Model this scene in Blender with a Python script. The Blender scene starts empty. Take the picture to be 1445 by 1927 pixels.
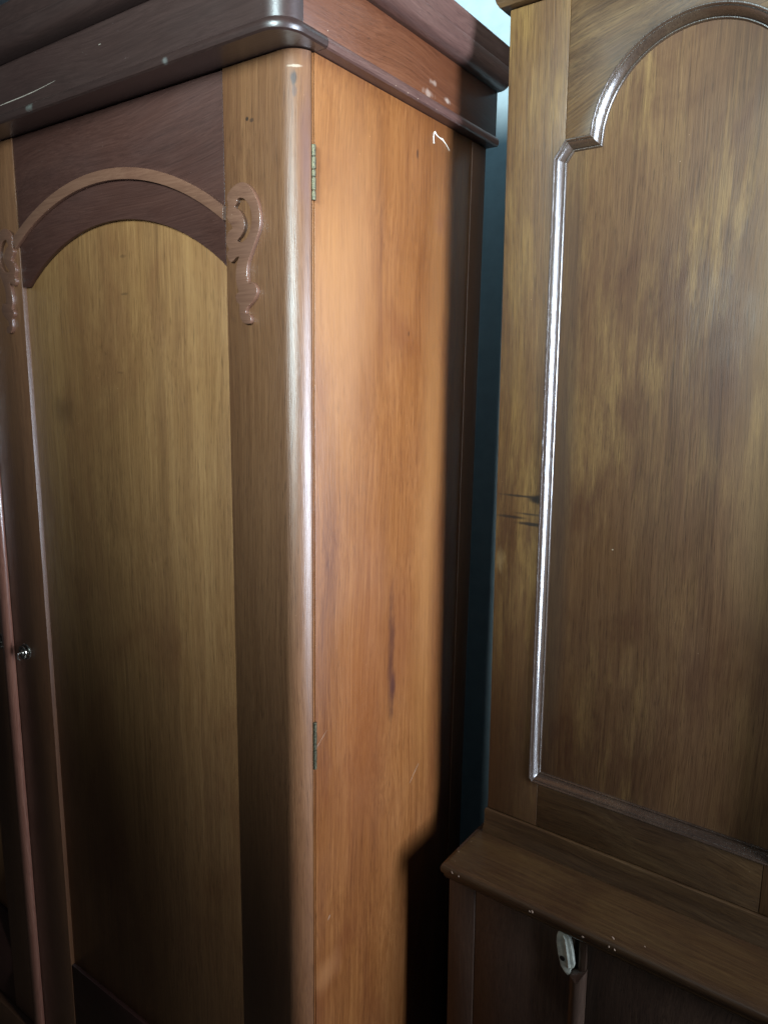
import bpy, bmesh, math, random
from mathutils import Vector, Matrix
rnd = random.Random(7)
S = bpy.context.scene
COL = S.collection

# ------------------------------------------------------------------ camera
CAM = Vector((0.691, -0.773, 1.5))
right = Vector((0.8154673, 0.5785994, 0.0153578))
up = Vector((-0.1178252, 0.1399658, 0.9831209))
fwd = Vector((-0.5666836, 0.8035125, -0.1823111))
cd = bpy.data.cameras.new('camera'); cam = bpy.data.objects.new('camera', cd); COL.objects.link(cam)
m3 = Matrix((right, up, -fwd)).transposed()
cam.matrix_world = Matrix.Translation(CAM) @ m3.to_4x4()
cd.sensor_fit = 'HORIZONTAL'; cd.sensor_width = 36.0; cd.lens = 1373.61 / 1445 * 36.0
cd.clip_start = 0.02; cd.clip_end = 100
S.camera = cam
# ------------------------------------------------------------------ world (dim room)
w = bpy.data.worlds.new('World'); S.world = w; w.use_nodes = True
bg = w.node_tree.nodes['Background']; bg.inputs[0].default_value = (0.78, 0.86, 1.0, 1); bg.inputs[1].default_value = 0.022
# ------------------------------------------------------------------ exposure
S.view_settings.view_transform = 'Standard'; S.view_settings.look = 'None'
S.view_settings.exposure = 0.0; S.view_settings.gamma = 1.0
# ------------------------------------------------------------------ lamps
def area(name, loc, target, sx, sy, energy, color, spread=180):
    l = bpy.data.lights.new(name, 'AREA'); l.shape = 'RECTANGLE'; l.size = sx; l.size_y = sy
    l.energy = energy; l.color = color; l.spread = math.radians(spread)
    o = bpy.data.objects.new(name, l); COL.objects.link(o)
    o.location = loc
    d = (Vector(target) - Vector(loc)).normalized()
    o.rotation_euler = d.to_track_quat('-Z', 'Y').to_euler()
    return o
# daylight from the tall window to the right
area('window_daylight', (2.45, 0.02, 1.56), (0.0, 0.10, 1.62), 0.68, 1.30, 46, (0.86, 1.0, 1.20), 100)
# cool daylight from the front of the room, spilling over the viewer's shoulder
area('front_daylight', (0.70, -2.6, 2.52), (0.18, 0.0, 2.46), 0.50, 1.25, 32, (0.74, 0.95, 1.0), 55)
# added strip lamp, no source seen there; brightens the wall's top and the gap
area('added_wall_lamp', (0.1, 0.56, 2.62), (0.1, 0.75, 2.36), 2.6, 0.10, 7.5, (0.42, 0.80, 1.0), 120)

# ------------------------------------------------------------------ materials
def sock(nt, v):
    return v
class NT:
    def __init__(s, mat):
        s.t = mat.node_tree; s.n = s.t.nodes; s.l = s.t.links
    def set(s, inp, v):
        if isinstance(v, bpy.types.NodeSocket): s.l.new(v, inp)
        else: inp.default_value = v
    def math(s, op, a, b=0.0, c=None, clamp=False):
        n = s.n.new('ShaderNodeMath'); n.operation = op; n.use_clamp = clamp
        s.set(n.inputs[0], a); s.set(n.inputs[1], b)
        if c is not None: s.set(n.inputs[2], c)
        return n.outputs[0]
    def mapr(s, v, a, b, c=0.0, d=1.0, smooth=False):
        n = s.n.new('ShaderNodeMapRange'); n.clamp = True
        if smooth: n.interpolation_type = 'SMOOTHSTEP'
        s.set(n.inputs[0], v)
        for i, x in zip((1, 2, 3, 4), (a, b, c, d)): s.set(n.inputs[i], x)
        return n.outputs[0]
    def scale(s, vec, sc, off=None):
        n = s.n.new('ShaderNodeVectorMath'); n.operation = 'MULTIPLY'; s.set(n.inputs[0], vec); n.inputs[1].default_value = sc
        v = n.outputs[0]
        if off is not None:
            m = s.n.new('ShaderNodeVectorMath'); m.operation = 'ADD'; s.set(m.inputs[0], v); s.set(m.inputs[1], off); v = m.outputs[0]
        return v
    def noise(s, vec, scale=1.0, detail=3.0, rough=0.5, dist=0.0):
        n = s.n.new('ShaderNodeTexNoise'); s.set(n.inputs['Vector'], vec)
        n.inputs['Scale'].default_value = scale; n.inputs['Detail'].default_value = detail
        n.inputs['Roughness'].default_value = rough; n.inputs['Distortion'].default_value = dist
        return n.outputs[0]
    def mix(s, f, a, b, mode='MIX'):
        n = s.n.new('ShaderNodeMix'); n.data_type = 'RGBA'; n.blend_type = mode
        s.set(n.inputs[0], f); s.set(n.inputs[6], a); s.set(n.inputs[7], b)
        return n.outputs[2]
    def spot(s, vec, c, r, edge=0.35, warp=0.3, freq=60, lo=None):
        # soft patch with a ragged outline round c, radii r (object space)
        d = s.n.new('ShaderNodeVectorMath'); d.operation = 'SUBTRACT'; s.set(d.inputs[0], vec); d.inputs[1].default_value = c
        e = s.n.new('ShaderNodeVectorMath'); e.operation = 'DIVIDE'; s.set(e.inputs[0], d.outputs[0]); e.inputs[1].default_value = r
        L = s.n.new('ShaderNodeVectorMath'); L.operation = 'LENGTH'; s.set(L.inputs[0], e.outputs[0])
        nz = s.noise(s.scale(vec, (freq, freq, freq * 0.35)), 1.0, 3.0, 0.6)
        v = s.math('ADD', L.outputs['Value'], s.math('MULTIPLY', s.math('SUBTRACT', nz, 0.5), warp * 2))
        return s.mapr(v, 1.0 - edge, 1.0 + edge * 0.4, 1.0, 0.0, True)
def c4(c): return (c[0], c[1], c[2], 1.0)

def wood(name, dark, mid, light, axis='z', rough=0.34, coatr=0.16, coati=1.5, porek=1.0, spots=(), patch=0.5, figure=1.0, coat=0.12, bumpk=1.0, streak=1.0, pale=None, scuff=0.25, spec=0.5, tiltgrain=0.0, aniso=0.0):
    mat = bpy.data.materials.new(name); mat.use_nodes = True
    N = NT(mat); b = N.n['Principled BSDF']
    tc = N.n.new('ShaderNodeTexCoord').outputs['Object']
    rn = N.n.new('ShaderNodeObjectInfo').outputs['Random']
    off = N.n.new('ShaderNodeCombineXYZ')
    for i, k in enumerate((17.0, 31.0, 53.0)): N.set(off.inputs[i], N.math('MULTIPLY', rn, k))
    P = tc
    if tiltgrain:
        r = N.n.new('ShaderNodeVectorRotate'); r.rotation_type = 'Y_AXIS'; N.set(r.inputs['Vector'], P); r.inputs['Angle'].default_value = tiltgrain; P = r.outputs[0]
    # gentle sideways wander of the grain
    along = {'z': (2.0, 2.0, 1.1), 'x': (1.1, 2.0, 2.0), 'y': (2.0, 1.1, 2.0)}[axis]
    wn = N.n.new('ShaderNodeTexNoise'); N.set(wn.inputs['Vector'], N.scale(P, along, off.outputs[0])); wn.inputs['Scale'].default_value = 1.4; wn.inputs['Detail'].default_value = 2
    wsub = N.n.new('ShaderNodeVectorMath'); wsub.operation = 'SUBTRACT'; N.set(wsub.inputs[0], wn.outputs['Color']); wsub.inputs[1].default_value = (.5, .5, .5)
    wm = N.scale(wsub.outputs[0], (0.10 * figure,) * 3)
    ad = N.n.new('ShaderNodeVectorMath'); ad.operation = 'ADD'; N.set(ad.inputs[0], P); N.set(ad.inputs[1], wm); P2 = ad.outputs[0]
    def st(a, l):
        return {'z': (a, a, l), 'x': (l, a, a), 'y': (a, l, a)}[axis]
    broad = N.noise(N.scale(P2, st(11, 0.8), off.outputs[0]), 1.0, 2.0, 0.5, 0.7)
    strk = N.noise(N.scale(P2, st(170, 2.2), off.outputs[0]), 1.0, 6.0, 0.7, 0.2)
    fine = N.noise(N.scale(P2, st(430, 8.0), off.outputs[0]), 1.0, 4.0, 0.7)
    pore = N.noise(N.scale(P2, st(760, 30.0), off.outputs[0]), 1.0, 2.0, 0.5)
    blot = N.noise(N.scale(tc, st(5.5, 3.0), off.outputs[0]), 1.0, 4.0, 0.6, 1.0)
    fac = N.math('ADD', N.math('MULTIPLY', broad, 0.50), N.math('MULTIPLY', strk, 0.50))
    fac = N.math('ADD', fac, N.math('MULTIPLY', fine, 0.58))
    fac = N.mapr(fac, 0.58, 1.00)
    ramp = N.n.new('ShaderNodeValToRGB'); N.set(ramp.inputs[0], fac)
    e = ramp.color_ramp.elements; e[0].position = 0.0; e[0].color = c4(dark); e[1].position = 1.0; e[1].color = c4(light)
    x = e.new(0.5); x.color = c4(mid)
    col = ramp.outputs[0]
    # darker, redder old polish in soft patches
    pm = N.math('MULTIPLY', N.mapr(blot, 0.47, 0.72, 0, 1, True), patch)
    col = N.mix(pm, col, c4([dark[0] * 1.05, dark[1] * 0.85, dark[2] * 0.9]))
    if pale:
        ps = N.noise(N.scale(P2, st(30, 4.5), off.outputs[0]), 1.0, 6.0, 0.72, 0.2)
        pp = N.noise(N.scale(tc, st(4, 2.0), off.outputs[0]), 1.7, 2.0, 0.5)
        pf = N.math('MULTIPLY', N.mapr(ps, 0.42, 0.74, 0, 1, True), N.mapr(pp, 0.35, 0.65, 0.25, 1, True))
        pf = N.math('MULTIPLY', pf, N.mapr(fine, 0.3, 0.6, 0.5, 1.0))
        col = N.mix(N.math('MULTIPLY', pf, pale[1]), col, c4(pale[0]))
    # open pores: short dark dashes
    pd = N.mapr(pore, 0.57, 0.70, 0.0, 0.46 * porek)
    col = N.mix(pd, col, c4([d * 0.35 for d in dark]))
    # specks of wear
    wear = N.noise(N.scale(tc, (240, 240, 240)), 1.0, 1.0, 0.5)
    wearb = N.noise(N.scale(tc, (7, 7, 7), off.outputs[0]), 1.0, 2.0, 0.5)
    wf = N.math('MULTIPLY', N.mapr(wear, 0.78, 0.82, 0, 1), N.mapr(wearb, 0.55, 0.62, 0, 0.8))
    col = N.mix(wf, col, c4([min(1, l * 1.7 + .06) for l in light]))
    for sp in spots:
        c, r, colr, amt = sp[:4]; kw = sp[4] if len(sp) > 4 else {}
        col = N.mix(N.math('MULTIPLY', N.spot(tc, c, r, **kw), amt), col, c4(colr))
    N.set(b.inputs['Base Color'], col)
    rb = N.noise(N.scale(tc, st(9, 4), off.outputs[0]), 1.0, 4.0, 0.6)
    rr = N.math('ADD', N.mapr(rb, 0.3, 0.7, rough * 0.82, rough * 1.22), N.math('MULTIPLY', N.math('SUBTRACT', fine, 0.5), 0.16))
    N.set(b.inputs['Roughness'], rr)
    b.inputs['IOR'].default_value = 1.5
    b.inputs['Specular IOR Level'].default_value = spec
    b.inputs['Coat Weight'].default_value = coat; b.inputs['Coat Roughness'].default_value = coatr; b.inputs['Coat IOR'].default_value = coati
    h = N.math('ADD', N.math('MULTIPLY', pore, -0.6), N.math('MULTIPLY', fine, 0.35))
    h = N.math('ADD', h, N.math('MULTIPLY', strk, 0.25))
    bp = N.n.new('ShaderNodeBump'); bp.inputs['Strength'].default_value = 0.45 * bumpk; bp.inputs['Distance'].default_value = 0.0007
    N.set(bp.inputs['Height'], h)
    big = N.noise(N.scale(tc, st(34, 12), off.outputs[0]), 1.0, 2.0, 0.5)
    bp2 = N.n.new('ShaderNodeBump'); bp2.inputs['Strength'].default_value = 0.35 * bumpk; bp2.inputs['Distance'].default_value = 0.0008
    N.set(bp2.inputs['Height'], big); N.l.new(bp.outputs[0], bp2.inputs['Normal'])
    N.l.new(bp2.outputs[0], b.inputs['Normal'])
    N.l.new(bp2.outputs[0], b.inputs['Coat Normal'])
    return mat

def plain(name, col, rough=0.5, metal=0.0, nscale=60, namt=0.3, bump=0.2, col2=None):
    mat = bpy.data.materials.new(name); mat.use_nodes = True
    N = NT(mat); b = N.n['Principled BSDF']; tc = N.n.new('ShaderNodeTexCoord').outputs['Object']
    nz = N.noise(N.scale(tc, (nscale,) * 3), 1.0, 4.0, 0.6)
    c2 = col2 or [c * (1 - namt) for c in col]
    N.set(b.inputs['Base Color'], N.mix(N.mapr(nz, 0.35, 0.65), c4(c2), c4(col)))
    N.set(b.inputs['Roughness'], N.mapr(nz, 0.3, 0.7, rough * 0.8, rough * 1.2))
    b.inputs['Metallic'].default_value = metal
    bp = N.n.new('ShaderNodeBump'); bp.inputs['Strength'].default_value = bump; bp.inputs['Distance'].default_value = 0.0005
    N.set(bp.inputs['Height'], nz); N.l.new(bp.outputs[0], b.inputs['Normal'])
    return mat

OR_D, OR_M, OR_L = (.115, .043, .014), (.20, .082, .027), (.285, .130, .048)
DK = (.012, .008, .007)
M_side = wood('mahogany_side', (.110, .033, .009), (.190, .066, .017), (.275, .110, .032), 'z', 0.42, patch=0.40, figure=.8, streak=.55, coat=0.12, coatr=.3, spots=[
    ((0, .236, 1.01), (.02, .012, .13), (.035, .013, .010), .85, dict(edge=.9, warp=.8, freq=80)),
    ((0, .243, .955), (.02, .010, .030), (.03, .010, .012), .85, dict(edge=.8, warp=.6, freq=120)),
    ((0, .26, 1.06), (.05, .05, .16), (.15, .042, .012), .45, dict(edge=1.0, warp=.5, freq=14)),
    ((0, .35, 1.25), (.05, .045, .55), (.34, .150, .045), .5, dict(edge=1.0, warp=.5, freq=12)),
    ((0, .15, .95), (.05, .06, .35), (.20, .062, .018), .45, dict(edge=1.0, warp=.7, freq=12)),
    ((0, .10, 1.62), (.05, .10, .30), (.44, .215, .085), .45, dict(edge=1.0, warp=.4, freq=9)),  # pale sheen near the top of the side, painted into the colour
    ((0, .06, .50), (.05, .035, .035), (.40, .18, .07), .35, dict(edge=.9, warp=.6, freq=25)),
    ((0, .285, 1.855), (.02, .003, .008), (.05, .02, .01), .8),
    ((0, .27, 1.571), (.02, .0016, .005), (.02, .01, .006), .9),
    ((0, .36, 1.76), (.03, .02, .02), (.17, .06, .03), .35, dict(edge=.9)),
])
M_stile = wood('mahogany_stile', (.100, .038, .015), (.148, .062, .024), (.21, .095, .039), 'z', 0.42, patch=0.10, coat=0.8, coatr=.42, coati=1.6, bumpk=1.4, figure=.6, streak=.7, spots=[
    ((-.014, .006, 1.884), (.004, .01, .010), (.03, .02, .018), .85, dict(edge=.5, warp=.5, freq=150)),
    ((-.013, .006, 1.868), (.003, .01, .008), (.06, .035, .03), .6),
    ((-.013, .006, 1.898), (.010, .01, .0018), (.45, .36, .27), .6, dict(edge=.6, warp=.7, freq=160)),
    ((-.095, 0, 1.846), (.003, .01, .003), (.02, .012, .008), .9),
    ((-.086, 0, 1.843), (.004, .01, .003), (.03, .016, .01), .7),
    ((-.005, .018, 1.80), (.010, .012, .10), (.13, .06, .05), .5, dict(edge=.8, warp=.9, freq=45)),
])
M_panel = wood('mahogany_panel', (.150, .070, .026), (.24, .117, .043), (.335, .178, .068), 'z', 0.42, patch=0.45, coat=0.10, figure=.5, streak=.7, spots=[
    ((-.60, .009, 1.43), (.05, .02, .03), (.08, .036, .016), .45, dict(edge=.9, warp=.7, freq=25)),
    ((-.40, .009, 1.69), (.010, .02, .003), (.07, .035, .016), .5, dict(edge=.6, warp=1.3, freq=160)),
    ((-.40, .009, 1.63), (.010, .02, .002), (.06, .03, .014), .5, dict(edge=.6, warp=1.4, freq=160)),
    ((-.42, .009, 1.50), (.012, .02, .002), (.07, .03, .014), .4, dict(edge=.6, warp=1.4, freq=160)),
])
M_rail = wood('dark_mahogany_rail', (.036, .014, .010), (.054, .021, .015), (.074, .030, .021), 'x', 0.45, patch=0.3, coat=0.04, figure=1.2, tiltgrain=0.10, porek=.45)
M_trim = wood('carved_trim', (.12, .054, .034), (.165, .077, .047), (.21, .103, .064), 'x', 0.36, patch=0.2, coat=0.9, coatr=.18, coati=1.6, bumpk=.25, porek=.3)
M_dark = wood('cornice_front_shaded', (.022, .011, .009), (.032, .016, .013), (.043, .022, .018), 'x', 0.40, patch=0.3, coat=0.9, coatr=.36, coati=1.5, spec=.35, porek=.4, bumpk=.7, spots=[  # dark brown wood, with the unlit front's shade put into the colour
    ((-.545, -.05, 1.9285), (.010, .02, .006), (.16, .17, .15), .6, dict(edge=.9, warp=.8, freq=120)),
    ((-.20, -.05, 1.925), (.006, .02, .004), (.16, .16, .15), .6, dict(edge=.9, warp=.8, freq=150)),
])
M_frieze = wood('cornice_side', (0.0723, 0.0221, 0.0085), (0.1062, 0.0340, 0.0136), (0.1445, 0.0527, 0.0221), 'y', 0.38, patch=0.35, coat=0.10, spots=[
    ((.016, .345, 1.948), (.02, .010, .004), (.5, .4, .32), .5, dict(edge=.9, warp=1.2, freq=110)),
    ((.016, .300, 1.962), (.02, .010, .004), (.42, .32, .25), .45, dict(edge=.9, warp=1.2, freq=110)),
    ((.016, .290, 1.942), (.02, .016, .006), (.4, .30, .24), .5, dict(edge=.9, warp=1.3, freq=90)),
])
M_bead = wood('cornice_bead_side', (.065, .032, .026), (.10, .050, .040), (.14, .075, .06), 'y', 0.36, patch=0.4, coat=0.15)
M_carc = wood('carcass_back', (.06, .026, .014), (.11, .045, .02), (.16, .07, .03), 'z', 0.5, patch=0.4)
M_post = wood('back_post', (.030, .012, .006), (.045, .018, .009), (.06, .026, .013), 'z', 0.6, patch=0.3, spec=.3, coat=0)  # colour darkened to hold the shade of the gap behind the cabinet
M_astr = wood('astragal', (0.1820, 0.0715, 0.0455), (0.2600, 0.1105, 0.0715), (0.3510, 0.1690, 0.1105), 'z', 0.30, patch=0.3, coat=0.9)
PALE = ((.25, .145, .052), .75)
M_cst = wood('cabinet_stile', (.050, .023, .009), (.098, .046, .016), (.15, .077, .027), 'z', 0.46, patch=0.55, coat=0.05, spec=.35, figure=.35, pale=((.23, .135, .042), .75), spots=[
    ((.080, 0, .607), (.020, .02, .0085), (.010, .008, .007), .92, dict(edge=.5, warp=.35, freq=60)),
    ((.045, 0, .610), (.042, .02, .0025), (.015, .011, .008), .85, dict(edge=.8, warp=.6, freq=90)),
    ((.070, 0, .563), (.030, .02, .0035), (.012, .009, .007), .9, dict(edge=.6, warp=.5, freq=90)),
    ((.030, 0, .572), (.032, .02, .003), (.014, .010, .008), .85, dict(edge=.7, warp=.6, freq=90)),
    ((.065, 0, .580), (.030, .02, .0022), (.02, .014, .01), .75, dict(edge=.8, warp=.7, freq=110)),
    ((.012, 0, .49), (.010, .02, .022), (.30, .20, .09), .4, dict(edge=.9, warp=1.3, freq=110)),
    ((.05, 0, .10), (.12, .03, .26), (.042, .019, .009), .8, dict(edge=1.0, warp=.4, freq=12)),  # fading light towards the stile's foot, painted into the colour
])
M_cpn = wood('cabinet_panel', (.056, .025, .011), (.102, .048, .021), (.145, .073, .031), 'z', 0.54, patch=0.7, coat=0.0, spec=.30, figure=.35, pale=PALE, spots=[
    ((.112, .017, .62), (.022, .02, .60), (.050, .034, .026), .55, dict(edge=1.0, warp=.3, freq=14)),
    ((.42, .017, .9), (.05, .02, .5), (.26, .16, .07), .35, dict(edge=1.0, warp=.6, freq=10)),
    ((.205, .017, .535), (.0016, .02, .0013), (.5, .4, .28), .7),
])
M_crl = wood('cabinet_rail', (.040, .019, .008), (.078, .039, .016), (.135, .073, .028), 'x', 0.46, patch=0.5, coat=0.0, spec=.3, figure=3.0, pale=((.30, .19, .08), .35), tiltgrain=.25)
M_crb = wood('cabinet_bottom_rail', (.030, .014, .006), (.058, .029, .011), (.095, .052, .020), 'x', 0.40, patch=0.5, coat=0.10, figure=1.5, pale=((.16, .10, .045), .4))
M_cml = wood('cabinet_moulding', (.030, .018, .012), (.05, .030, .020), (.075, .048, .030), 'z', 0.26, patch=0.4, coat=1.0, coatr=.24, coati=1.7, bumpk=.9)
M_ledge = wood('cabinet_ledge', (.030, .0135, .006), (.054, .026, .0095), (.088, .047, .016), 'x', 0.38, patch=0.5, coat=0.12, figure=.8, pale=((.09, .055, .02), .4), streak=1.6)
M_base = wood('cabinet_base', (.045, .026, .018), (.070, .040, .026), (.10, .058, .036), 'z', 0.42, patch=0.45, coat=0.12)
M_brass = plain('aged_brass', (.17, .145, .085), 0.5, 0.75, 300, .35, .3, (.06, .06, .04))
M_nickel = plain('worn_nickel', (.55, .53, .47), 0.24, 0.9, 200, .3, .2, (.25, .22, .17))
M_turn = plain('bleached_wood', (.60, .60, .49), 0.5, 0.0, 90, .3, .4, (.38, .39, .33))
M_screw = plain('rusty_screw', (.03, .022, .02), 0.5, 0.6, 400, .5, .5)
M_chalk = plain('chalk_white', (.85, .80, .68), 0.8, 0, 500, .3, .2)
M_scr = plain('bare_scratch', (.40, .33, .27), 0.7, 0, 500, .3, .2)
M_chip = plain('bare_wood_chip', (.40, .27, .19), 0.7, 0, 500, .3, .2)
M_wall = plain('blue_painted_wall', (.29, .33, .35), 0.7, 0, 35, .12, .3)
M_floor = wood('floor_boards', (.05, .03, .018), (.09, .055, .03), (.13, .08, .045), 'y', 0.5)

# ------------------------------------------------------------------ object helpers
class Thing:
    """An Empty at the thing's base; parts are modelled in the thing's design frame."""
    def __init__(s, name, label, cat, frame, base):
        s.root = bpy.data.objects.new(name, None); COL.objects.link(s.root)
        s.base = Vector(base)
        s.root.matrix_world = frame @ Matrix.Translation(s.base)
        s.root['label'] = label; s.root['category'] = cat; s.root.empty_display_size = .1
    def add(s, name, me, mat, parent=None, label=None):
        me.materials.clear(); me.materials.append(mat)
        o = bpy.data.objects.new(name, me); COL.objects.link(o)
        if parent is None: o.parent = s.root; o.location = -s.base
        else: o.parent = parent
        if label: o['label'] = label
        return o
def finish(bm, name, bevel=0.0, seg=2, angle=35):
    bmesh.ops.remove_doubles(bm, verts=bm.verts, dist=1e-6)
    bmesh.ops.recalc_face_normals(bm, faces=bm.faces)
    if bevel > 0:
        es = [e for e in bm.edges if len(e.link_faces) == 2 and e.calc_face_angle(0) > math.radians(angle)]
        if es: bmesh.ops.bevel(bm, geom=es, offset=bevel, segments=seg, affect='EDGES', profile=0.5, clamp_overlap=True)
    me = bpy.data.meshes.new(name); bm.to_mesh(me); bm.free()
    for p in me.polygons: p.use_smooth = True
    me.set_sharp_from_angle(angle=math.radians(angle))
    return me
def boxes(name, lst, bevel=0.0008):
    bm = bmesh.new()
    for (x0, x1, y0, y1, z0, z1) in lst:
        v = [bm.verts.new((x, y, z)) for x in (x0, x1) for y in (y0, y1) for z in (z0, z1)]
        for f in ((0, 1, 3, 2), (4, 6, 7, 5), (0, 4, 5, 1), (2, 3, 7, 6), (0, 2, 6, 4), (1, 5, 7, 3)): bm.faces.new([v[i] for i in f])
    return finish(bm, name, bevel)
def extrude_z(name, pts, z0, z1, bevel=0.0, wob=0.0, n=1):
    """plan outline pts (x,y) carried up from z0 to z1"""
    bm = bmesh.new(); rings = []
    for k in range(n + 1):
        z = z0 + (z1 - z0) * k / n
        rings.append([bm.verts.new((x, y, z)) for x, y in pts])
    m = len(pts)
    for a, b in zip(rings, rings[1:]):
        for i in range(m): bm.faces.new((a[i], a[(i + 1) % m], b[(i + 1) % m], b[i]))
    bm.faces.new(rings[0]); bm.faces.new(list(reversed(rings[-1])))
    return finish(bm, name, bevel)
def plate(name, outline, y0, y1, holes=(), bevel=0.0008, res=2):
    """outline (x,z) filled and given thickness from y0 (front) to y1 (back), front and back edges rounded"""
    cu = bpy.data.curves.new(name, 'CURVE'); cu.dimensions = '2D'; cu.fill_mode = 'BOTH'
    for pts in [outline] + list(holes):
        sp = cu.splines.new('POLY'); sp.points.add(len(pts) - 1); sp.use_cyclic_u = True
        for p, (x, z) in zip(sp.points, pts): p.co = (x, z, 0, 1)
    cu.extrude = max((y1 - y0) / 2 - bevel, 1e-5); cu.bevel_depth = bevel; cu.bevel_resolution = res; cu.offset = -bevel
    o = bpy.data.objects.new('tmp', cu); COL.objects.link(o)
    dg = bpy.context.evaluated_depsgraph_get()
    me = bpy.data.meshes.new_from_object(o.evaluated_get(dg), depsgraph=dg)
    bpy.data.objects.remove(o); bpy.data.curves.remove(cu)
    me.name = name
    ym = (y0 + y1) / 2
    me.transform(Matrix(((1, 0, 0, 0), (0, 0, -1, ym), (0, 1, 0, 0), (0, 0, 0, 1))))
    bm = bmesh.new(); bm.from_mesh(me); bpy.data.meshes.remove(me)
    return finish(bm, name, 0)
def arc(cx, cz, r, a0, a1, n):
    return [(cx + r * math.cos(math.radians(a0 + (a1 - a0) * i / n)), cz + r * math.sin(math.radians(a0 + (a1 - a0) * i / n))) for i in range(n + 1)]
def smooth(pts, it=2, closed=True):
    for _ in range(it):
        q = []; n = len(pts)
        for i in range(n if closed else n - 1):
            p, r = pts[i], pts[(i + 1) % n]
            q += [(p[0] * .75 + r[0] * .25, p[1] * .75 + r[1] * .25), (p[0] * .25 + r[0] * .75, p[1] * .25 + r[1] * .75)]
        pts = q
    return pts
def catmull(pts, k=4):
    q = []; n = len(pts)
    for i in range(n):
        p0, p1, p2, p3 = pts[i - 1], pts[i], pts[(i + 1) % n], pts[(i + 2) % n]
        for j in range(k):
            t = j / k
            q.append(tuple(0.5 * (2 * p1[d] + (p2[d] - p0[d]) * t + (2 * p0[d] - 5 * p1[d] + 4 * p2[d] - p3[d]) * t * t + (3 * p1[d] - p0[d] - 3 * p2[d] + p3[d]) * t ** 3) for d in (0, 1)))
    return q
def lathe(bm, origin, axis, prof, n=24):
    """rings (distance along axis, radius)"""
    ax = Vector(axis).normalized(); t = ax.orthogonal().normalized(); u = ax.cross(t); rings = []
    for d, r in prof:
        rings.append([bm.verts.new(Vector(origin) + ax * d + (t * math.cos(2 * math.pi * i / n) + u * math.sin(2 * math.pi * i / n)) * max(r, 1e-5)) for i in range(n)])
    for a, b in zip(rings, rings[1:]):
        for i in range(n): bm.faces.new((a[i], a[(i + 1) % n], b[(i + 1) % n], b[i]))
    bm.faces.new(rings[0]); bm.faces.new(list(reversed(rings[-1])))
def tube(bm, pts, r, n=8):
    pts = [Vector(p) for p in pts]; rings = []
    for i, p in enumerate(pts):
        d = (pts[min(i + 1, len(pts) - 1)] - pts[max(i - 1, 0)]).normalized(); t = d.orthogonal().normalized(); u = d.cross(t)
        rings.append([bm.verts.new(p + (t * math.cos(2 * math.pi * k / n) + u * math.sin(2 * math.pi * k / n)) * r) for k in range(n)])
    for a, b in zip(rings, rings[1:]):
        for i in range(n): bm.faces.new((a[i], a[(i + 1) % n], b[(i + 1) % n], b[i]))
    bm.faces.new(rings[0]); bm.faces.new(list(reversed(rings[-1])))
def loft(name, levels, bevel=0.0):
    """levels: equally long open polylines; skinned side by side, ends closed"""
    bm = bmesh.new(); R = [[bm.verts.new(p) for p in L] for L in levels]
    for a, b in zip(R, R[1:]):
        for i in range(len(a) - 1): bm.faces.new((a[i], a[i + 1], b[i + 1], b[i]))
    for a, b in ((R[-1], R[0]),):
        for i in range(len(a) - 1): bm.faces.new((a[i], a[i + 1], b[i + 1], b[i]))
    bm.faces.new([r[0] for r in R]); bm.faces.new([r[-1] for r in reversed(R)])
    return finish(bm, name, bevel, angle=30)
def ribbon(bm, pts, wid, nrm, lift):
    """thin raised streak laid on a surface"""
    nrm = Vector(nrm); L = []
    for i, p in enumerate(pts):
        p = Vector(p); d = (Vector(pts[min(i + 1, len(pts) - 1)]) - Vector(pts[max(i - 1, 0)])).normalized(); s_ = d.cross(nrm)
        ww = (wid[i] if isinstance(wid, (list, tuple)) else wid) * rnd.uniform(.7, 1.2)
        L.append([bm.verts.new(p + s_ * ww / 2), bm.verts.new(p + nrm * lift), bm.verts.new(p - s_ * ww / 2)])
    for a, b in zip(L, L[1:]):
        bm.faces.new((a[0], a[1], b[1], b[0])); bm.faces.new((a[1], a[2], b[2], b[1]))
def fleck(bm, c, n, r, el=1.0, lift=.0004):
    """small bare chip: ragged low mound on a surface"""
    n = Vector(n).normalized(); t = n.orthogonal().normalized(); u = n.cross(t); c = Vector(c)
    k = 8; top = bm.verts.new(c + n * lift); R = []
    for i in range(k):
        a = 2 * math.pi * i / k; q = r * rnd.uniform(.55, 1.15)
        R.append(bm.verts.new(c + t * math.cos(a) * q * .8 + u * math.sin(a) * q * el - n * .0002))
    for i in range(k): bm.faces.new((top, R[i], R[(i + 1) % k]))

# ------------------------------------------------------------------ setting
FZ = -0.26
fl = bpy.data.objects.new('floor', boxes('floor', [(-4, 4, -3.5, 0.75, FZ - .05, FZ)], 0)); fl.data.materials.append(M_floor); COL.objects.link(fl); fl['kind'] = 'structure'
wl = bpy.data.objects.new('wall', boxes('wall', [(-4, 4, .75, .87, FZ - .05, 4.2)], 0)); wl.data.materials.append(M_wall); COL.objects.link(wl); wl['kind'] = 'structure'

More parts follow.
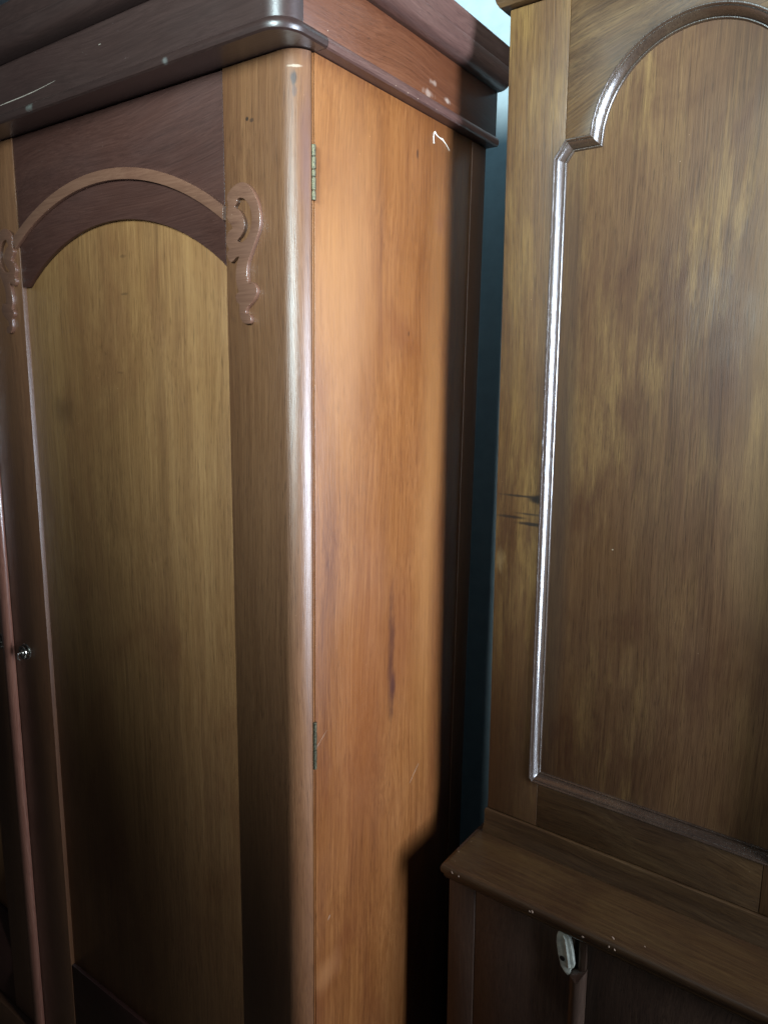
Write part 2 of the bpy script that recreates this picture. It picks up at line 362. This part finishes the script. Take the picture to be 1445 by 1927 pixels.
# ------------------------------------------------------------------ wardrobe
W = Thing('wardrobe', 'large reddish brown double wardrobe with arched door panels, scroll carvings and a bright sunlit side', 'wardrobe', Matrix.Identity(4), (-0.836, .26, FZ))
XM = -0.836           # meeting line of the two doors
DT, DB = 1.919, -.085  # door top and bottom
body = W.add('carcass', boxes('carcass', [(XM * 2 + .012, -.012, .030, .515, -.10, 1.93)], .001), M_carc)
W.add('plinth', boxes('plinth', [(XM * 2 - .012, .012, -.014, .53, FZ, -.092)], .004), M_stile)
for sgn in (1, -1):
    def X(x): return x if sgn > 0 else 2 * XM - x
    def mir(p): return [(X(x), z) for x, z in p]
    # recessed field of the door
    door = W.add('door', boxes('door', [(min(X(-.705), X(-.135)), max(X(-.705), X(-.135)), .0088, .0165, .15, 1.80)], .0003), M_panel,
                 label='right hand door with a recessed arched panel' if sgn > 0 else 'left hand door')
    # outer stile with the rounded corner, its hinge edge on the wardrobe's side
    pl = [(-.142, .0), ] + [(-.0315 + .0318 * math.cos(math.radians(a)), .0318 + .0318 * math.sin(math.radians(a))) for a in range(-90, -10, 5)] + [(-.0006, .0262), (-.012, .0262), (-.012, .0235), (-.142, .0235)]
    pl = [(X(x), y) for x, y in pl]
    W.add('stile', extrude_z('outer_stile', pl, DB, DT, .0007), M_stile, door)
    a, b_ = sorted((X(-.835), X(-.700)))
    W.add('stile', boxes('inner_stile', [(a, b_, 0, .0235, DB, DT)], .0010), M_stile, door)
    # arched top rail
    ar = arc(-.411, 1.303, .443, 127.2, 52.6, 48)
    ol = [(-.6985, DT - .001), (-.6985, ar[0][1])] + [p for p in ar if -.6985 < p[0] < -.1435] + [(-.1435, ar[-1][1]), (-.1435, DT - .001)]
    W.add('top_rail', plate('top_rail', mir(ol), .0012, .0086, bevel=.0008), M_rail, door)
    W.add('bottom_rail', boxes('bottom_rail', [(min(X(-.699), X(-.143)), max(X(-.699), X(-.143)), .001, .0225, DB, .180)], .0018), M_rail, door)
    # thin arched bead
    oa = arc(-.431, 1.298, .527, 56.5, 122.5, 56); ia = arc(-.428, 1.300, .507, 123.0, 55.6, 56)
    W.add('arch_bead', plate('arch_bead', mir(oa + ia), -.0056, .0014, bevel=.0006, res=2), M_trim, door, label='thin raised bead following the arch')
    # scroll bracket: traced in the plane of the door
    sc = [(-.099, 1.763), (-.089, 1.758), (-.079, 1.748), (-.071, 1.734), (-.067, 1.721), (-.066, 1.712), (-.068, 1.7), (-.075, 1.687), (-.082, 1.676), (-.089, 1.664), (-.094, 1.655), (-.096, 1.644), (-.095, 1.633), (-.092, 1.6275), (-.085, 1.629), (-.078, 1.624), (-.075, 1.617), (-.079, 1.608), (-.087, 1.601), (-.095, 1.596), (-.100, 1.590), (-.099, 1.586), (-.093, 1.585), (-.089, 1.58), (-.091, 1.573), (-.1, 1.572), (-.108, 1.575), (-.113, 1.583), (-.114, 1.592), (-.114, 1.599), (-.119, 1.603), (-.122, 1.609), (-.12, 1.615), (-.115, 1.617), (-.119, 1.626), (-.121, 1.637), (-.12, 1.648), (-.117, 1.658), (-.113, 1.665), (-.12, 1.664), (-.129, 1.659), (-.136, 1.662), (-.139, 1.668), (-.138, 1.674), (-.135, 1.677), (-.14, 1.684), (-.141, 1.691), (-.137, 1.699), (-.131, 1.703), (-.126, 1.705), (-.13, 1.711), (-.135, 1.716), (-.138, 1.721), (-.136, 1.728), (-.135, 1.738), (-.137, 1.745), (-.135, 1.752), (-.127, 1.758), (-.118, 1.762), (-.109, 1.764)]
    ho = [(-.114, 1.7435), (-.104, 1.7425), (-.0955, 1.736), (-.0895, 1.727), (-.087, 1.716), (-.0885, 1.705), (-.0925, 1.696), (-.099, 1.6885), (-.108, 1.6845), (-.117, 1.687), (-.110, 1.6925), (-.1040, 1.699), (-.1012, 1.707), (-.1027, 1.715), (-.1072, 1.723), (-.1135, 1.729), (-.1205, 1.7325), (-.1175, 1.7365), (-.1150, 1.7395)]
    fx = lambda p: (p[0] + .0058 * min(1, max(0, (-.066 - p[0]) / .075)), p[1])
    fh = lambda p: (p[0] + .0045, p[1])
    for k, flip in ((0, False), (1, True)):
        g = (lambda p: (2 * -.421 - p[0], p[1])) if flip else (lambda p: p)
        o2 = [g(fx(p)) for p in catmull(sc, 3)]; h2 = [g(fh(p)) for p in catmull(ho, 3)]
        W.add('scroll_bracket', plate('scroll_bracket', mir(o2), -.0066, .0002, holes=[mir(h2)], bevel=.0006, res=2), M_trim, door,
              label='carved scroll beside the arch')
    # knob
    bm = bmesh.new()
    kx = X(-.787)
    lathe(bm, (kx, .0, .908), (0, -1, 0), [(0, .0178), (.0010, .0178), (.0022, .0168), (.0026, .0150), (.0020, .0128), (.0024, .0060), (.0060, .0050), (.0068, .0135), (.0080, .0150), (.0094, .0146), (.0098, .0125), (.0092, .0100), (.0096, .0060), (.0120, .0052), (.0124, .0034), (.0124, .0)], 40)
    W.add('knob', finish(bm, 'knob', 0), M_nickel, door, label='small round metal knob')
    bm = bmesh.new()
    tube(bm, [(kx, -.011, .908), (kx, -.0180, .908), (kx, -.0195, .9065), (kx - .001, -.0190, .897), (kx, -.0150, .8930)], .0014)
    W.add('key_stem', finish(bm, 'key_stem', 0), M_nickel, door, label='small key stem standing out of the knob')
# astragal covering the meeting edges (rides on the left door)
asp = [(-.869, -.0005), (-.869, -.004)] + [(-.852 + .0165 * math.cos(math.radians(a)), -.005 - .0095 * math.sin(math.radians(a))) for a in range(172, 7, -8)] + [(-.835, -.004), (-.835, -.0005)]
W.add('astragal', extrude_z('astragal', asp, DB + .003, DT - .004, .0005), M_astr, label='half round cover strip between the two doors')
# side of the wardrobe, strip beside the hinges, back post
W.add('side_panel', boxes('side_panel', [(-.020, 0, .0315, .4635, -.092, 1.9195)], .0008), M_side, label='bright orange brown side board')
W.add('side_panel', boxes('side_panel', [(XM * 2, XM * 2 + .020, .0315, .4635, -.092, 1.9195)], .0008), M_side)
W.add('edge_strip', boxes('edge_strip', [(-.018, -.0006, .0275, .0301, -.088, 1.918)], .0004), M_side, label='thin strip between the door edge and the side board')
for s_ in (0, 1):
    pp = [(-.016, .4640), (.0005, .4640), (.0015, .4662)] + [(-.0095 + .0112 * math.cos(math.radians(a)), .510 + .0112 * math.sin(math.radians(a))) for a in range(0, 91, 10)] + [(-.016, .5212)]
    if s_: pp = [(2 * XM - x, y) for x, y in pp]
    W.add('back_post', extrude_z('back_post', pp, -.091, 1.9185, .0006), M_post)
# cornice, built level by level: front overhang, side overhang, height
def plan(of, os, z, r, x0=None, part='all', cut=None):
    x0 = 2 * XM - .05 if x0 is None else x0
    front = [(x0, -of, z)] + [(x0 + (os - r - x0) * k / 14, -of, z) for k in range(1, 14)] + [(os - r, -of, z)]
    cor = [(os - r + r * math.sin(math.radians(a)), -of + r - r * math.cos(math.radians(a)), z) for a in range(6, 91, 6)]
    if part == 'front': return front + cor + [(os, cut, z)]
    if part == 'side': return [(os, cut, z), (os, cut + .16, z), (os, .36, z), (os, .523, z)]
    return front + cor + [(os, .12, z), (os, .3, z), (os, .523, z)]
bead = [(-.030, -.060, 1.9203), (.0475, .0185, 1.9203), (.0505, .0212, 1.9222), (.0520, .0226, 1.9260), (.0515, .0224, 1.9300), (.0490, .0200, 1.9345), (.0450, .0165, 1.9370), (-.030, -.060, 1.9370)]
W.add('bead', loft('bead', [plan(a, b_, z, max(.040 + a - .052, .004) if a > 0 else .004, part='front', cut=.0325) for a, b_, z in bead]), M_dark, label='dark rounded bead under the front cornice')
W.add('bead', loft('bead', [plan(a, b_, z, .004, part='side', cut=.0332) for a, b_, z in bead]), M_bead, label='bead along the side cornice')
fr = [(-.030, -.060, 1.9372), (.0436, .0160, 1.9372), (.0436, .0160, 2.0125), (-.030, -.060, 2.0125)]
W.add('frieze', loft('frieze', [plan(a, b_, z, .035 if a > 0 else .004, part='front', cut=-.0086 if a > 0 else -.0086) for a, b_, z in fr[1:3]] + [
    [(p[0] * .98 - .03, p[1] + .02, p[2]) for p in plan(.0436, .016, 2.0125, .035, part='front', cut=-.0086)], [(p[0] * .98 - .03, p[1] + .02, p[2]) for p in plan(.0436, .016, 1.9372, .035, part='front', cut=-.0086)]]), M_dark, label='dark flat frieze of the front cornice')
W.add('frieze', boxes('frieze', [(-.02, .0158, -.0080, .523, 1.9372, 2.0125)], .0005), M_frieze, label='red brown frieze along the side')
cr = [(-.03, -.06), (.0436 + .006, .0160 + .006), (.0436 + .013, .0160 + .013), (.0436 + .020, .0160 + .0195), (.0436 + .0255, .0160 + .0248), (.0436 + .0285, .0160 + .0275), (.0436 + .030, .0160 + .0285), (.0436 + .0282, .016 + .0272), (.0436 + .0290, .016 + .0285), (.0436 + .0345, .016 + .0320), (.0436 + .0350, .016 + .0325), (.0436 + .0335, .016 + .031), (-.03, -.06)]
cz = [2.0127, 2.0127, 2.0140, 2.0175, 2.0235, 2.0320, 2.0420, 2.0450, 2.0475, 2.0700, 2.0730, 2.0750, 2.0750]
crown = W.add('crown', loft('crown', [plan(a, b_, z, max(a - .010, .004)) for (a, b_), z in zip(cr, cz)]), M_dark, label='projecting rounded crown moulding')
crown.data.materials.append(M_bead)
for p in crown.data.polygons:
    if p.center.y > -.012 and p.center.x > -.01: p.material_index = 1  # side faces painted lighter than the unlit front of the same crown
W.add('top_board', boxes('top_board', [(2 * XM + .0, -.0, -.025, .515, 2.0600, 2.0700)], .001), M_dark)
# hinges with five knuckles each
for zt, zb in ((1.806, 1.734), (.972, .892)):
    bm = bmesh.new(); lathe(bm, (.0008, .0285, zb + .001), (0, 0, 1), [(0, .0021), (zt - zb - .002, .0021)], 12)
    hg = W.add('hinge', finish(bm, 'hinge_pin', 0), M_brass, label='upper brass hinge' if zt > 1.5 else 'lower brass hinge')
    tot = 27 + 28 + 17 + 29 + 22; z = zt
    for i, q in enumerate((27, 28, 17, 29, 22)):
        hh = (zt - zb) * q / tot; bm = bmesh.new(); r = .0032 if i % 2 == 0 else .0034
        lathe(bm, (.0008, .0285, z - hh + .0006), (0, 0, 1), [(0, r * .86), (.0005, r), (hh - .0017, r), (hh - .0012, r * .86)], 20)
        W.add('knuckle', finish(bm, 'knuckle', 0), M_brass, hg); z -= hh
# white paint line and scratches
bm = bmesh.new()
zig = [(.0001, .334, 1.8825), (.0001, .3335, 1.886), (.0001, .3325, 1.892), (.0001, .3335, 1.8985), (.0001, .336, 1.9005), (.0001, .343, 1.897), (.0001, .352, 1.8955), (.0001, .361, 1.8955), (.0001, .372, 1.891), (.0001, .385, 1.883)]
ribbon(bm, zig, [.0050, .0032, .0026, .0036, .0042, .0022, .0020, .0036, .0014, .0004], (1, 0, 0), .0005)
W.add('paint_line', finish(bm, 'paint_line', 0), M_chalk, label='crooked white paint line near the top of the side')
def scratch(pts, wid, nrm, mat, label=None):
    bm = bmesh.new(); ribbon(bm, pts, wid, nrm, .0002)
    W.add('scratch', finish(bm, 'scratch', 0), mat, label=label)
scratch([(.0001, .306 + .006 * i, .7350 + .0055 * i) for i in range(6)], [.0003, .0010, .0006, .0011, .0008, .0002], (1, 0, 0), M_chip)
scratch([(.0001, .0335 + .0042 * i, .9260 + .0033 * i) for i in range(7)], [.0003, .0007, .0006, .0005, .0007, .0003, .0001], (1, 0, 0), M_chip)
scratch([(.0001, .062 + .002 * i, .600 + .0022 * i) for i in range(4)], [.0005, .0020, .0022, .0006], (1, 0, 0), M_chip)
f = lambda x, z: (x, -.0437, z)
scratch([f(-.735 + .0122 * i, 1.9470 + .0005 * i + .0014 * math.sin(i * .3)) for i in range(22)], [.0004 + .0010 * math.sin(math.pi * i / 21) for i in range(22)], (0, -1, 0), M_scr, 'long pale scratch along the front frieze')
scratch([f(-.72 + .01 * i, 1.9655) for i in range(5)], [.0003, .0012, .0016, .0012, .0003], (0, -1, 0), M_scr)
scratch([f(-.36 + .002 * i, 1.983) for i in range(4)], [.0004, .0014, .0012, .0004], (0, -1, 0), M_scr)
bm = bmesh.new()
for (y, z, r) in [(.190, 1.9225, .0013), (.222, 1.922, .0010), (.250, 1.9222, .0014), (.276, 1.923, .0014), (.305, 1.9222, .0009), (.042, 1.9232, .0012)]:
    fleck(bm, (.0213, y, z), (1, 0, -.6), r)
for (y, z, r) in [(.205, 1.934, .0009), (.04, 1.9445, .0010)]: fleck(bm, (.0160, y, z), (1, 0, 0), r)
W.add('edge_chips', finish(bm, 'edge_chips', 0), M_chip, label='bare chips along the side bead')['kind'] = 'stuff'
bm = bmesh.new()
for (x, z, r) in [(-.8520, 1.155, .0022), (-.849, .872, .0020), (-.846, .60, .0014), (-.848, 1.148, .0012)]: fleck(bm, (x, -.0146, z), (0, -1, 0), r, 1.4)
for (x, z) in ((-.699, .1795),): fleck(bm, (x, .0, z), (0, -1, 0), .0022)
W.add('edge_chips', finish(bm, 'edge_chips', 0), M_chip)['kind'] = 'stuff'

# ------------------------------------------------------------------ cabinet (two stage), own slightly leaning frame
ya, pa, ra = math.radians(-1.1285), math.radians(.9942), math.radians(-.4438)
EM = Matrix.Rotation(ya, 4, 'Z') @ Matrix.Rotation(pa, 4, 'X') @ Matrix.Rotation(ra, 4, 'Y')
FR = Matrix.Translation((.12721, .385, .69175)) @ EM
ZF = FZ - .69175
K = Thing('cabinet', 'dark brown two-stage cabinet right of the wardrobe, arched panel door above a projecting ledge', 'cabinet', FR, (.572, .17, ZF))
CW = 1.144; CT = 1.372
K.add('upper_carcass', boxes('upper_carcass', [(.0015, CW - .0015, .0225, .335, .0, CT + .02)], .001), M_carc)
def ring(C):  # opening outline, anticlockwise seen from the front, mirrored about x=.285
    c = .285; a0 = math.degrees(math.asin((1.168 - 1.158) / .1463))
    L = [(.083, 1.143), (.1015, 1.168), (.1395, 1.168)]
    Aq = [(c + .146 * math.cos(math.radians(t)), 1.158 + .146 * math.sin(math.radians(t))) for t in [180 - a0 - (180 - 2 * a0) * k / 60 for k in range(61)]]
    Rr = [(2 * c - x, z) for x, z in reversed(L)]
    bl = [(.0885, .087 + .0), (.083, .0945)]
    br = [(2 * c - .083, .0945), (2 * c - .0885, .087)]
    return [bl[0], bl[1], L[0], L[1]] + [(.1395, 1.168)] + Aq[1:-1] + [(2 * c - .1395, 1.168)] + Rr[1:] + br
RP = ring(0)
def offset_loop(P, u):
    n = len(P); out = []
    for i in range(n):
        a, b_, c = Vector(P[i - 1]), Vector(P[i]), Vector(P[(i + 1) % n])
        d1 = (b_ - a).normalized(); d2 = (c - b_).normalized()
        n1 = Vector((d1.y, -d1.x)); n2 = Vector((d2.y, -d2.x))   # inward for this clockwise loop
        m = (n1 + n2); m = m / max(m.dot(n1), .35)
        out.append(b_ + m * u)
    return out
def upper_door(dx, flip):
    def X(x): return dx + (x if not flip else .570 - x)
    mx = lambda P: [(X(x), z) for x, z in P]
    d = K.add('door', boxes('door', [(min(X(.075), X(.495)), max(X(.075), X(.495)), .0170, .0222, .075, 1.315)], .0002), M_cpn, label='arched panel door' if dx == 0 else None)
    stl = [(0.0005, .0015), (.1000, .0015), (.1000, .087), (.0885, .087), (.083, .0945), (.083, 1.143), (.1000, 1.166), (.1000, CT), (.0005, CT)]
    K.add('stile', plate('stile', mx(stl), 0, .0215, bevel=.0010), M_cst, d)
    K.add('stile', plate('stile', mx([(.570 - x, z) for x, z in stl]), 0, .0215, bevel=.0010), M_cst, d)
    K.add('bottom_rail', plate('bottom_rail', mx([(.1004, .0015), (.4696, .0015), (.4696, .087), (.1004, .087)]), .0003, .0212, bevel=.0006), M_crb, d)
    top = [(.1004, CT), (.1004, 1.168), (.1395, 1.168)] + [p for p in RP if p[1] > 1.1681] + [(.4305, 1.168), (.4696, 1.168), (.4696, CT)]
    K.add('top_rail', plate('top_rail', mx(top), .0003, .0212, bevel=.0006), M_crl, d)
    # stuck moulding round the opening: (inward, depth)
    prof = [(-.0012, .0030), (-.0012, -.0012), (-.0002, -.0024), (.0012, -.0024), (.0026, -.0010), (.0030, .0008), (.0034, .0022), (.0041, .0018), (.0054, .0030), (.0072, .0052), (.0090, .0080), (.0106, .0108), (.0114, .0130), (.0119, .0146), (.0124, .0136), (.0134, .0136), (.0145, .0150), (.0150, .0166), (.0152, .0175)]
    bm = bmesh.new(); R = []
    for u, y in prof: R.append([bm.verts.new((X(p.x), y, p.y)) for p in offset_loop(RP, u)])
    n = len(RP)
    for a, b_ in zip(R, R[1:]):
        for i in range(n): bm.faces.new((a[i], a[(i + 1) % n], b_[(i + 1) % n], b_[i]))
    K.add('panel_moulding', finish(bm, 'panel_moulding', 0, angle=28), M_cml, d, label='glossy moulding round the arched panel')
    return d
upper_door(0, False); upper_door(.574, False)
# cornice of the cabinet, just above the frame
K.add('cornice', loft('cabinet_cornice', [[(-o, .335, z), (-o, -o, z), (CW + o, -o, z), (CW + o, .335, z)] for o, z in ((-.02, CT + .002), (.012, CT + .002), (.016, CT + .008), (.022, CT + .03), (.045, CT + .055), (.05, CT + .08), (-.02, CT + .08))]), M_crb)
# moulded foot of the upper stage
K.add('foot_moulding', loft('foot_moulding', [[(-o - .0006, .30, z), (-o - .0006, -o - .001, z), (CW + o, -o - .001, z), (CW + o, .30, z)] for o, z in ((-.010, .0), (.0008, .0), (.0026, -.0016), (.0034, -.006), (.0030, -.020), (.0036, -.034), (.0052, -.042), (.0056, -.0498), (-.010, -.0498))]), M_crb, label='foot moulding above the ledge')
# ledge with rounded nose
LX0, LX1, LY = -.0232, CW + .0232, -.131
nose = [(.010, -.0500), (.0, -.0502)] + [(-.010 - .0 + .0, -.0506)]
lev = []
for o, z in ((None, -.0501), (-.0090, -.0504), (-.0045, -.0516), (-.0012, -.0545), (.0006, -.0585), (.0010, -.0630), (-.0002, -.0680), (-.0030, -.0710), (-.0042, -.0735), (-.0040, -.0765), (-.0060, -.0800), (-.0110, -.0830), (-.030, -.0832)):
    if o is None:
        lev.append([(LX0 + .012, .0102, z)] * 3 + [(LX0 + .014 + (LX1 - LX0 - .028) * k / 24, .0102, z) for k in range(25)] + [(LX1 - .012, .0102, z)] * 2); continue
    lev.append([(LX0 - o, .010, z), (LX0 - o, LY + .02, z), (LX0 - o + .0006, LY - o + .002, z)] + [(LX0 - o + .0022 + (LX1 + o * 2 - LX0 - .0044) * k / 24, LY - o + .0004 * math.sin(k * 1.9), z) for k in range(25)] + [(LX1 + o - .0006, LY - o + .002, z), (LX1 + o, .010, z)])
ledge = K.add('ledge', loft('ledge', lev), M_ledge, label='projecting ledge with a rounded, chipped edge')
bm = bmesh.new()
for (x, dy, z, r) in [(-.0232, -.127, -.0590, .0012), (.002, -.1318, -.0585, .0016), (.245, -.1325, -.0640, .0032), (.158, -.1325, -.0620, .0028), (.153, -.1325, -.0630, .0014), (.016, -.132, -.060, .0010), (.287, -.1325, -.0600, .0024), (.296, -.1325, -.0605, .0014)]:
    fleck(bm, (x, dy, z), (0, -1, .25), r, rnd.uniform(.5, 2.2), .0005)
for (x, y, r) in [(-.008, -.045, .0010), (-.012, -.085, .0010), (-.004, -.112, .0008), (.335, -.11, .0012), (.29, -.122, .0018)]:
    fleck(bm, (x, y, -.0501), (0, 0, 1), r, rnd.uniform(.6, 2.4), .0003)
K.add('edge_chips', finish(bm, 'edge_chips', 0), M_chip, label='bare chips on the ledge edge')['kind'] = 'stuff'
# base stage
BY = -.105
K.add('base_carcass', boxes('base_carcass', [(-.0190, CW + .019, BY + .0225, .33, ZF + .012, -.0505)], .001), M_base)
K.add('base_stile', extrude_z('base_stile', [(-.0205, BY + .0220), (-.0205, BY + .004), (-.0190, BY + .0010), (-.0165, BY), (.0340, BY), (.0348, BY + .001), (.0348, BY + .022)], ZF + .10, -.0835, .0004), M_base, label='corner stile of the lower stage')
def base_door(x0, x1, column, flip=False):
    d = K.add('base_door', boxes('base_door', [(x0, x1, BY + .0020, BY + .0220, ZF + .105, -.0870)], .0012), M_base, label='plain dark lower door')
    return d
d1 = base_door(.0352, .2225, 1)
d2 = base_door(.2300, .570, 0)
d3 = base_door(.574, .911, 0); d4 = base_door(.915, CW - .036, 0)
K.add('base_stile', boxes('base_stile', [(CW - .0352, CW + .0205, BY, BY + .022, ZF + .10, -.0835)], .0012), M_base)
# half-round column strip with a snapped top
hp = [(.2190, BY + .001), (.2190, BY - .002)] + [(.2328 + .0135 * math.cos(math.radians(a)), BY - .003 - .0125 * math.sin(math.radians(a))) for a in range(172, 7, -9)] + [(.2466, BY - .002), (.2466, BY + .001)]
bm = bmesh.new(); rr_ = []
for z in [ZF + .11, -.5, -.3, -.22, -.170]:
    rr_.append([bm.verts.new((x, y, z)) for x, y in hp])
sl = []
for (x, y) in hp:
    t = (x - .2190) / .0276; sl.append(bm.verts.new((x, y, -.158 + .013 * t + .004 * math.sin(t * 9) - .9 * max(0, (BY - y)) * .9)))
rr_.append(sl)
for a, b_ in zip(rr_, rr_[1:]):
    for i in range(len(a)): bm.faces.new((a[i], a[(i + 1) % len(a)], b_[(i + 1) % len(a)], b_[i]))
bm.faces.new(rr_[0]); bm.faces.new(list(reversed(sl)))
K.add('column_strip', finish(bm, 'column_strip', .0010), M_base, label='half round upright strip with a broken top')
K.add('column_backing', boxes('column_backing', [(.2330, .2446, BY - .0035, BY + .003, -.168, -.0885)], .0012), M_base, label='thin lath above the broken strip')
# turn button with its screw
tb = [(.1935, -.0950), (.2000, -.0888), (.2085, -.0915), (.2135, -.0990), (.2195, -.1200), (.2238, -.1440), (.2228, -.1490), (.2185, -.1530), (.2170, -.1640), (.2140, -.1680), (.2080, -.1640), (.2010, -.1560), (.1950, -.1350), (.1915, -.1150), (.1915, -.1030)]
tb = [(x + .003, z + .002) for x, z in tb]
tn = K.add('turn_button', plate('turn_button', tb, BY - .0085, BY - .0002, bevel=.0006, res=2), M_turn, label='pale bleached turn button held by one dark screw')
rdg = bmesh.new()
a_, b2 = [(.2075, BY - .0083, -.0945), (.2125, BY - .0083, -.100), (.2185, BY - .0083, -.128), (.2222, BY - .0083, -.148), (.2185, BY - .0083, -.151)], [(.2060, BY - .0096, -.0960), (.2100, BY - .0104, -.101), (.2150, BY - .0104, -.128), (.2180, BY - .0100, -.148), (.2170, BY - .0090, -.152)]
c_ = [(.2035, BY - .0083, -.0965), (.2065, BY - .0083, -.102), (.2110, BY - .0083, -.128), (.2145, BY - .0083, -.150), (.2155, BY - .0083, -.153)]
A = [rdg.verts.new(p) for p in a_]; B = [rdg.verts.new(p) for p in b2]; Cc = [rdg.verts.new(p) for p in c_]
for i in range(4):
    rdg.faces.new((A[i], A[i + 1], B[i + 1], B[i])); rdg.faces.new((B[i], B[i + 1], Cc[i + 1], Cc[i]))
K.add('ridge', finish(rdg, 'ridge', 0), M_turn, tn)
bm = bmesh.new(); lathe(bm, (.2062, BY - .0080, -.1385), (0, -1, 0), [(0, .0046), (.0010, .0046), (.0014, .0040), (.0010, .0)], 24)
K.add('screw', finish(bm, 'screw', 0), M_screw, tn)
# plinth of the base
K.add('plinth', boxes('plinth', [(-.030, CW + .030, BY - .012, .335, ZF, ZF + .095)], .004), M_base)
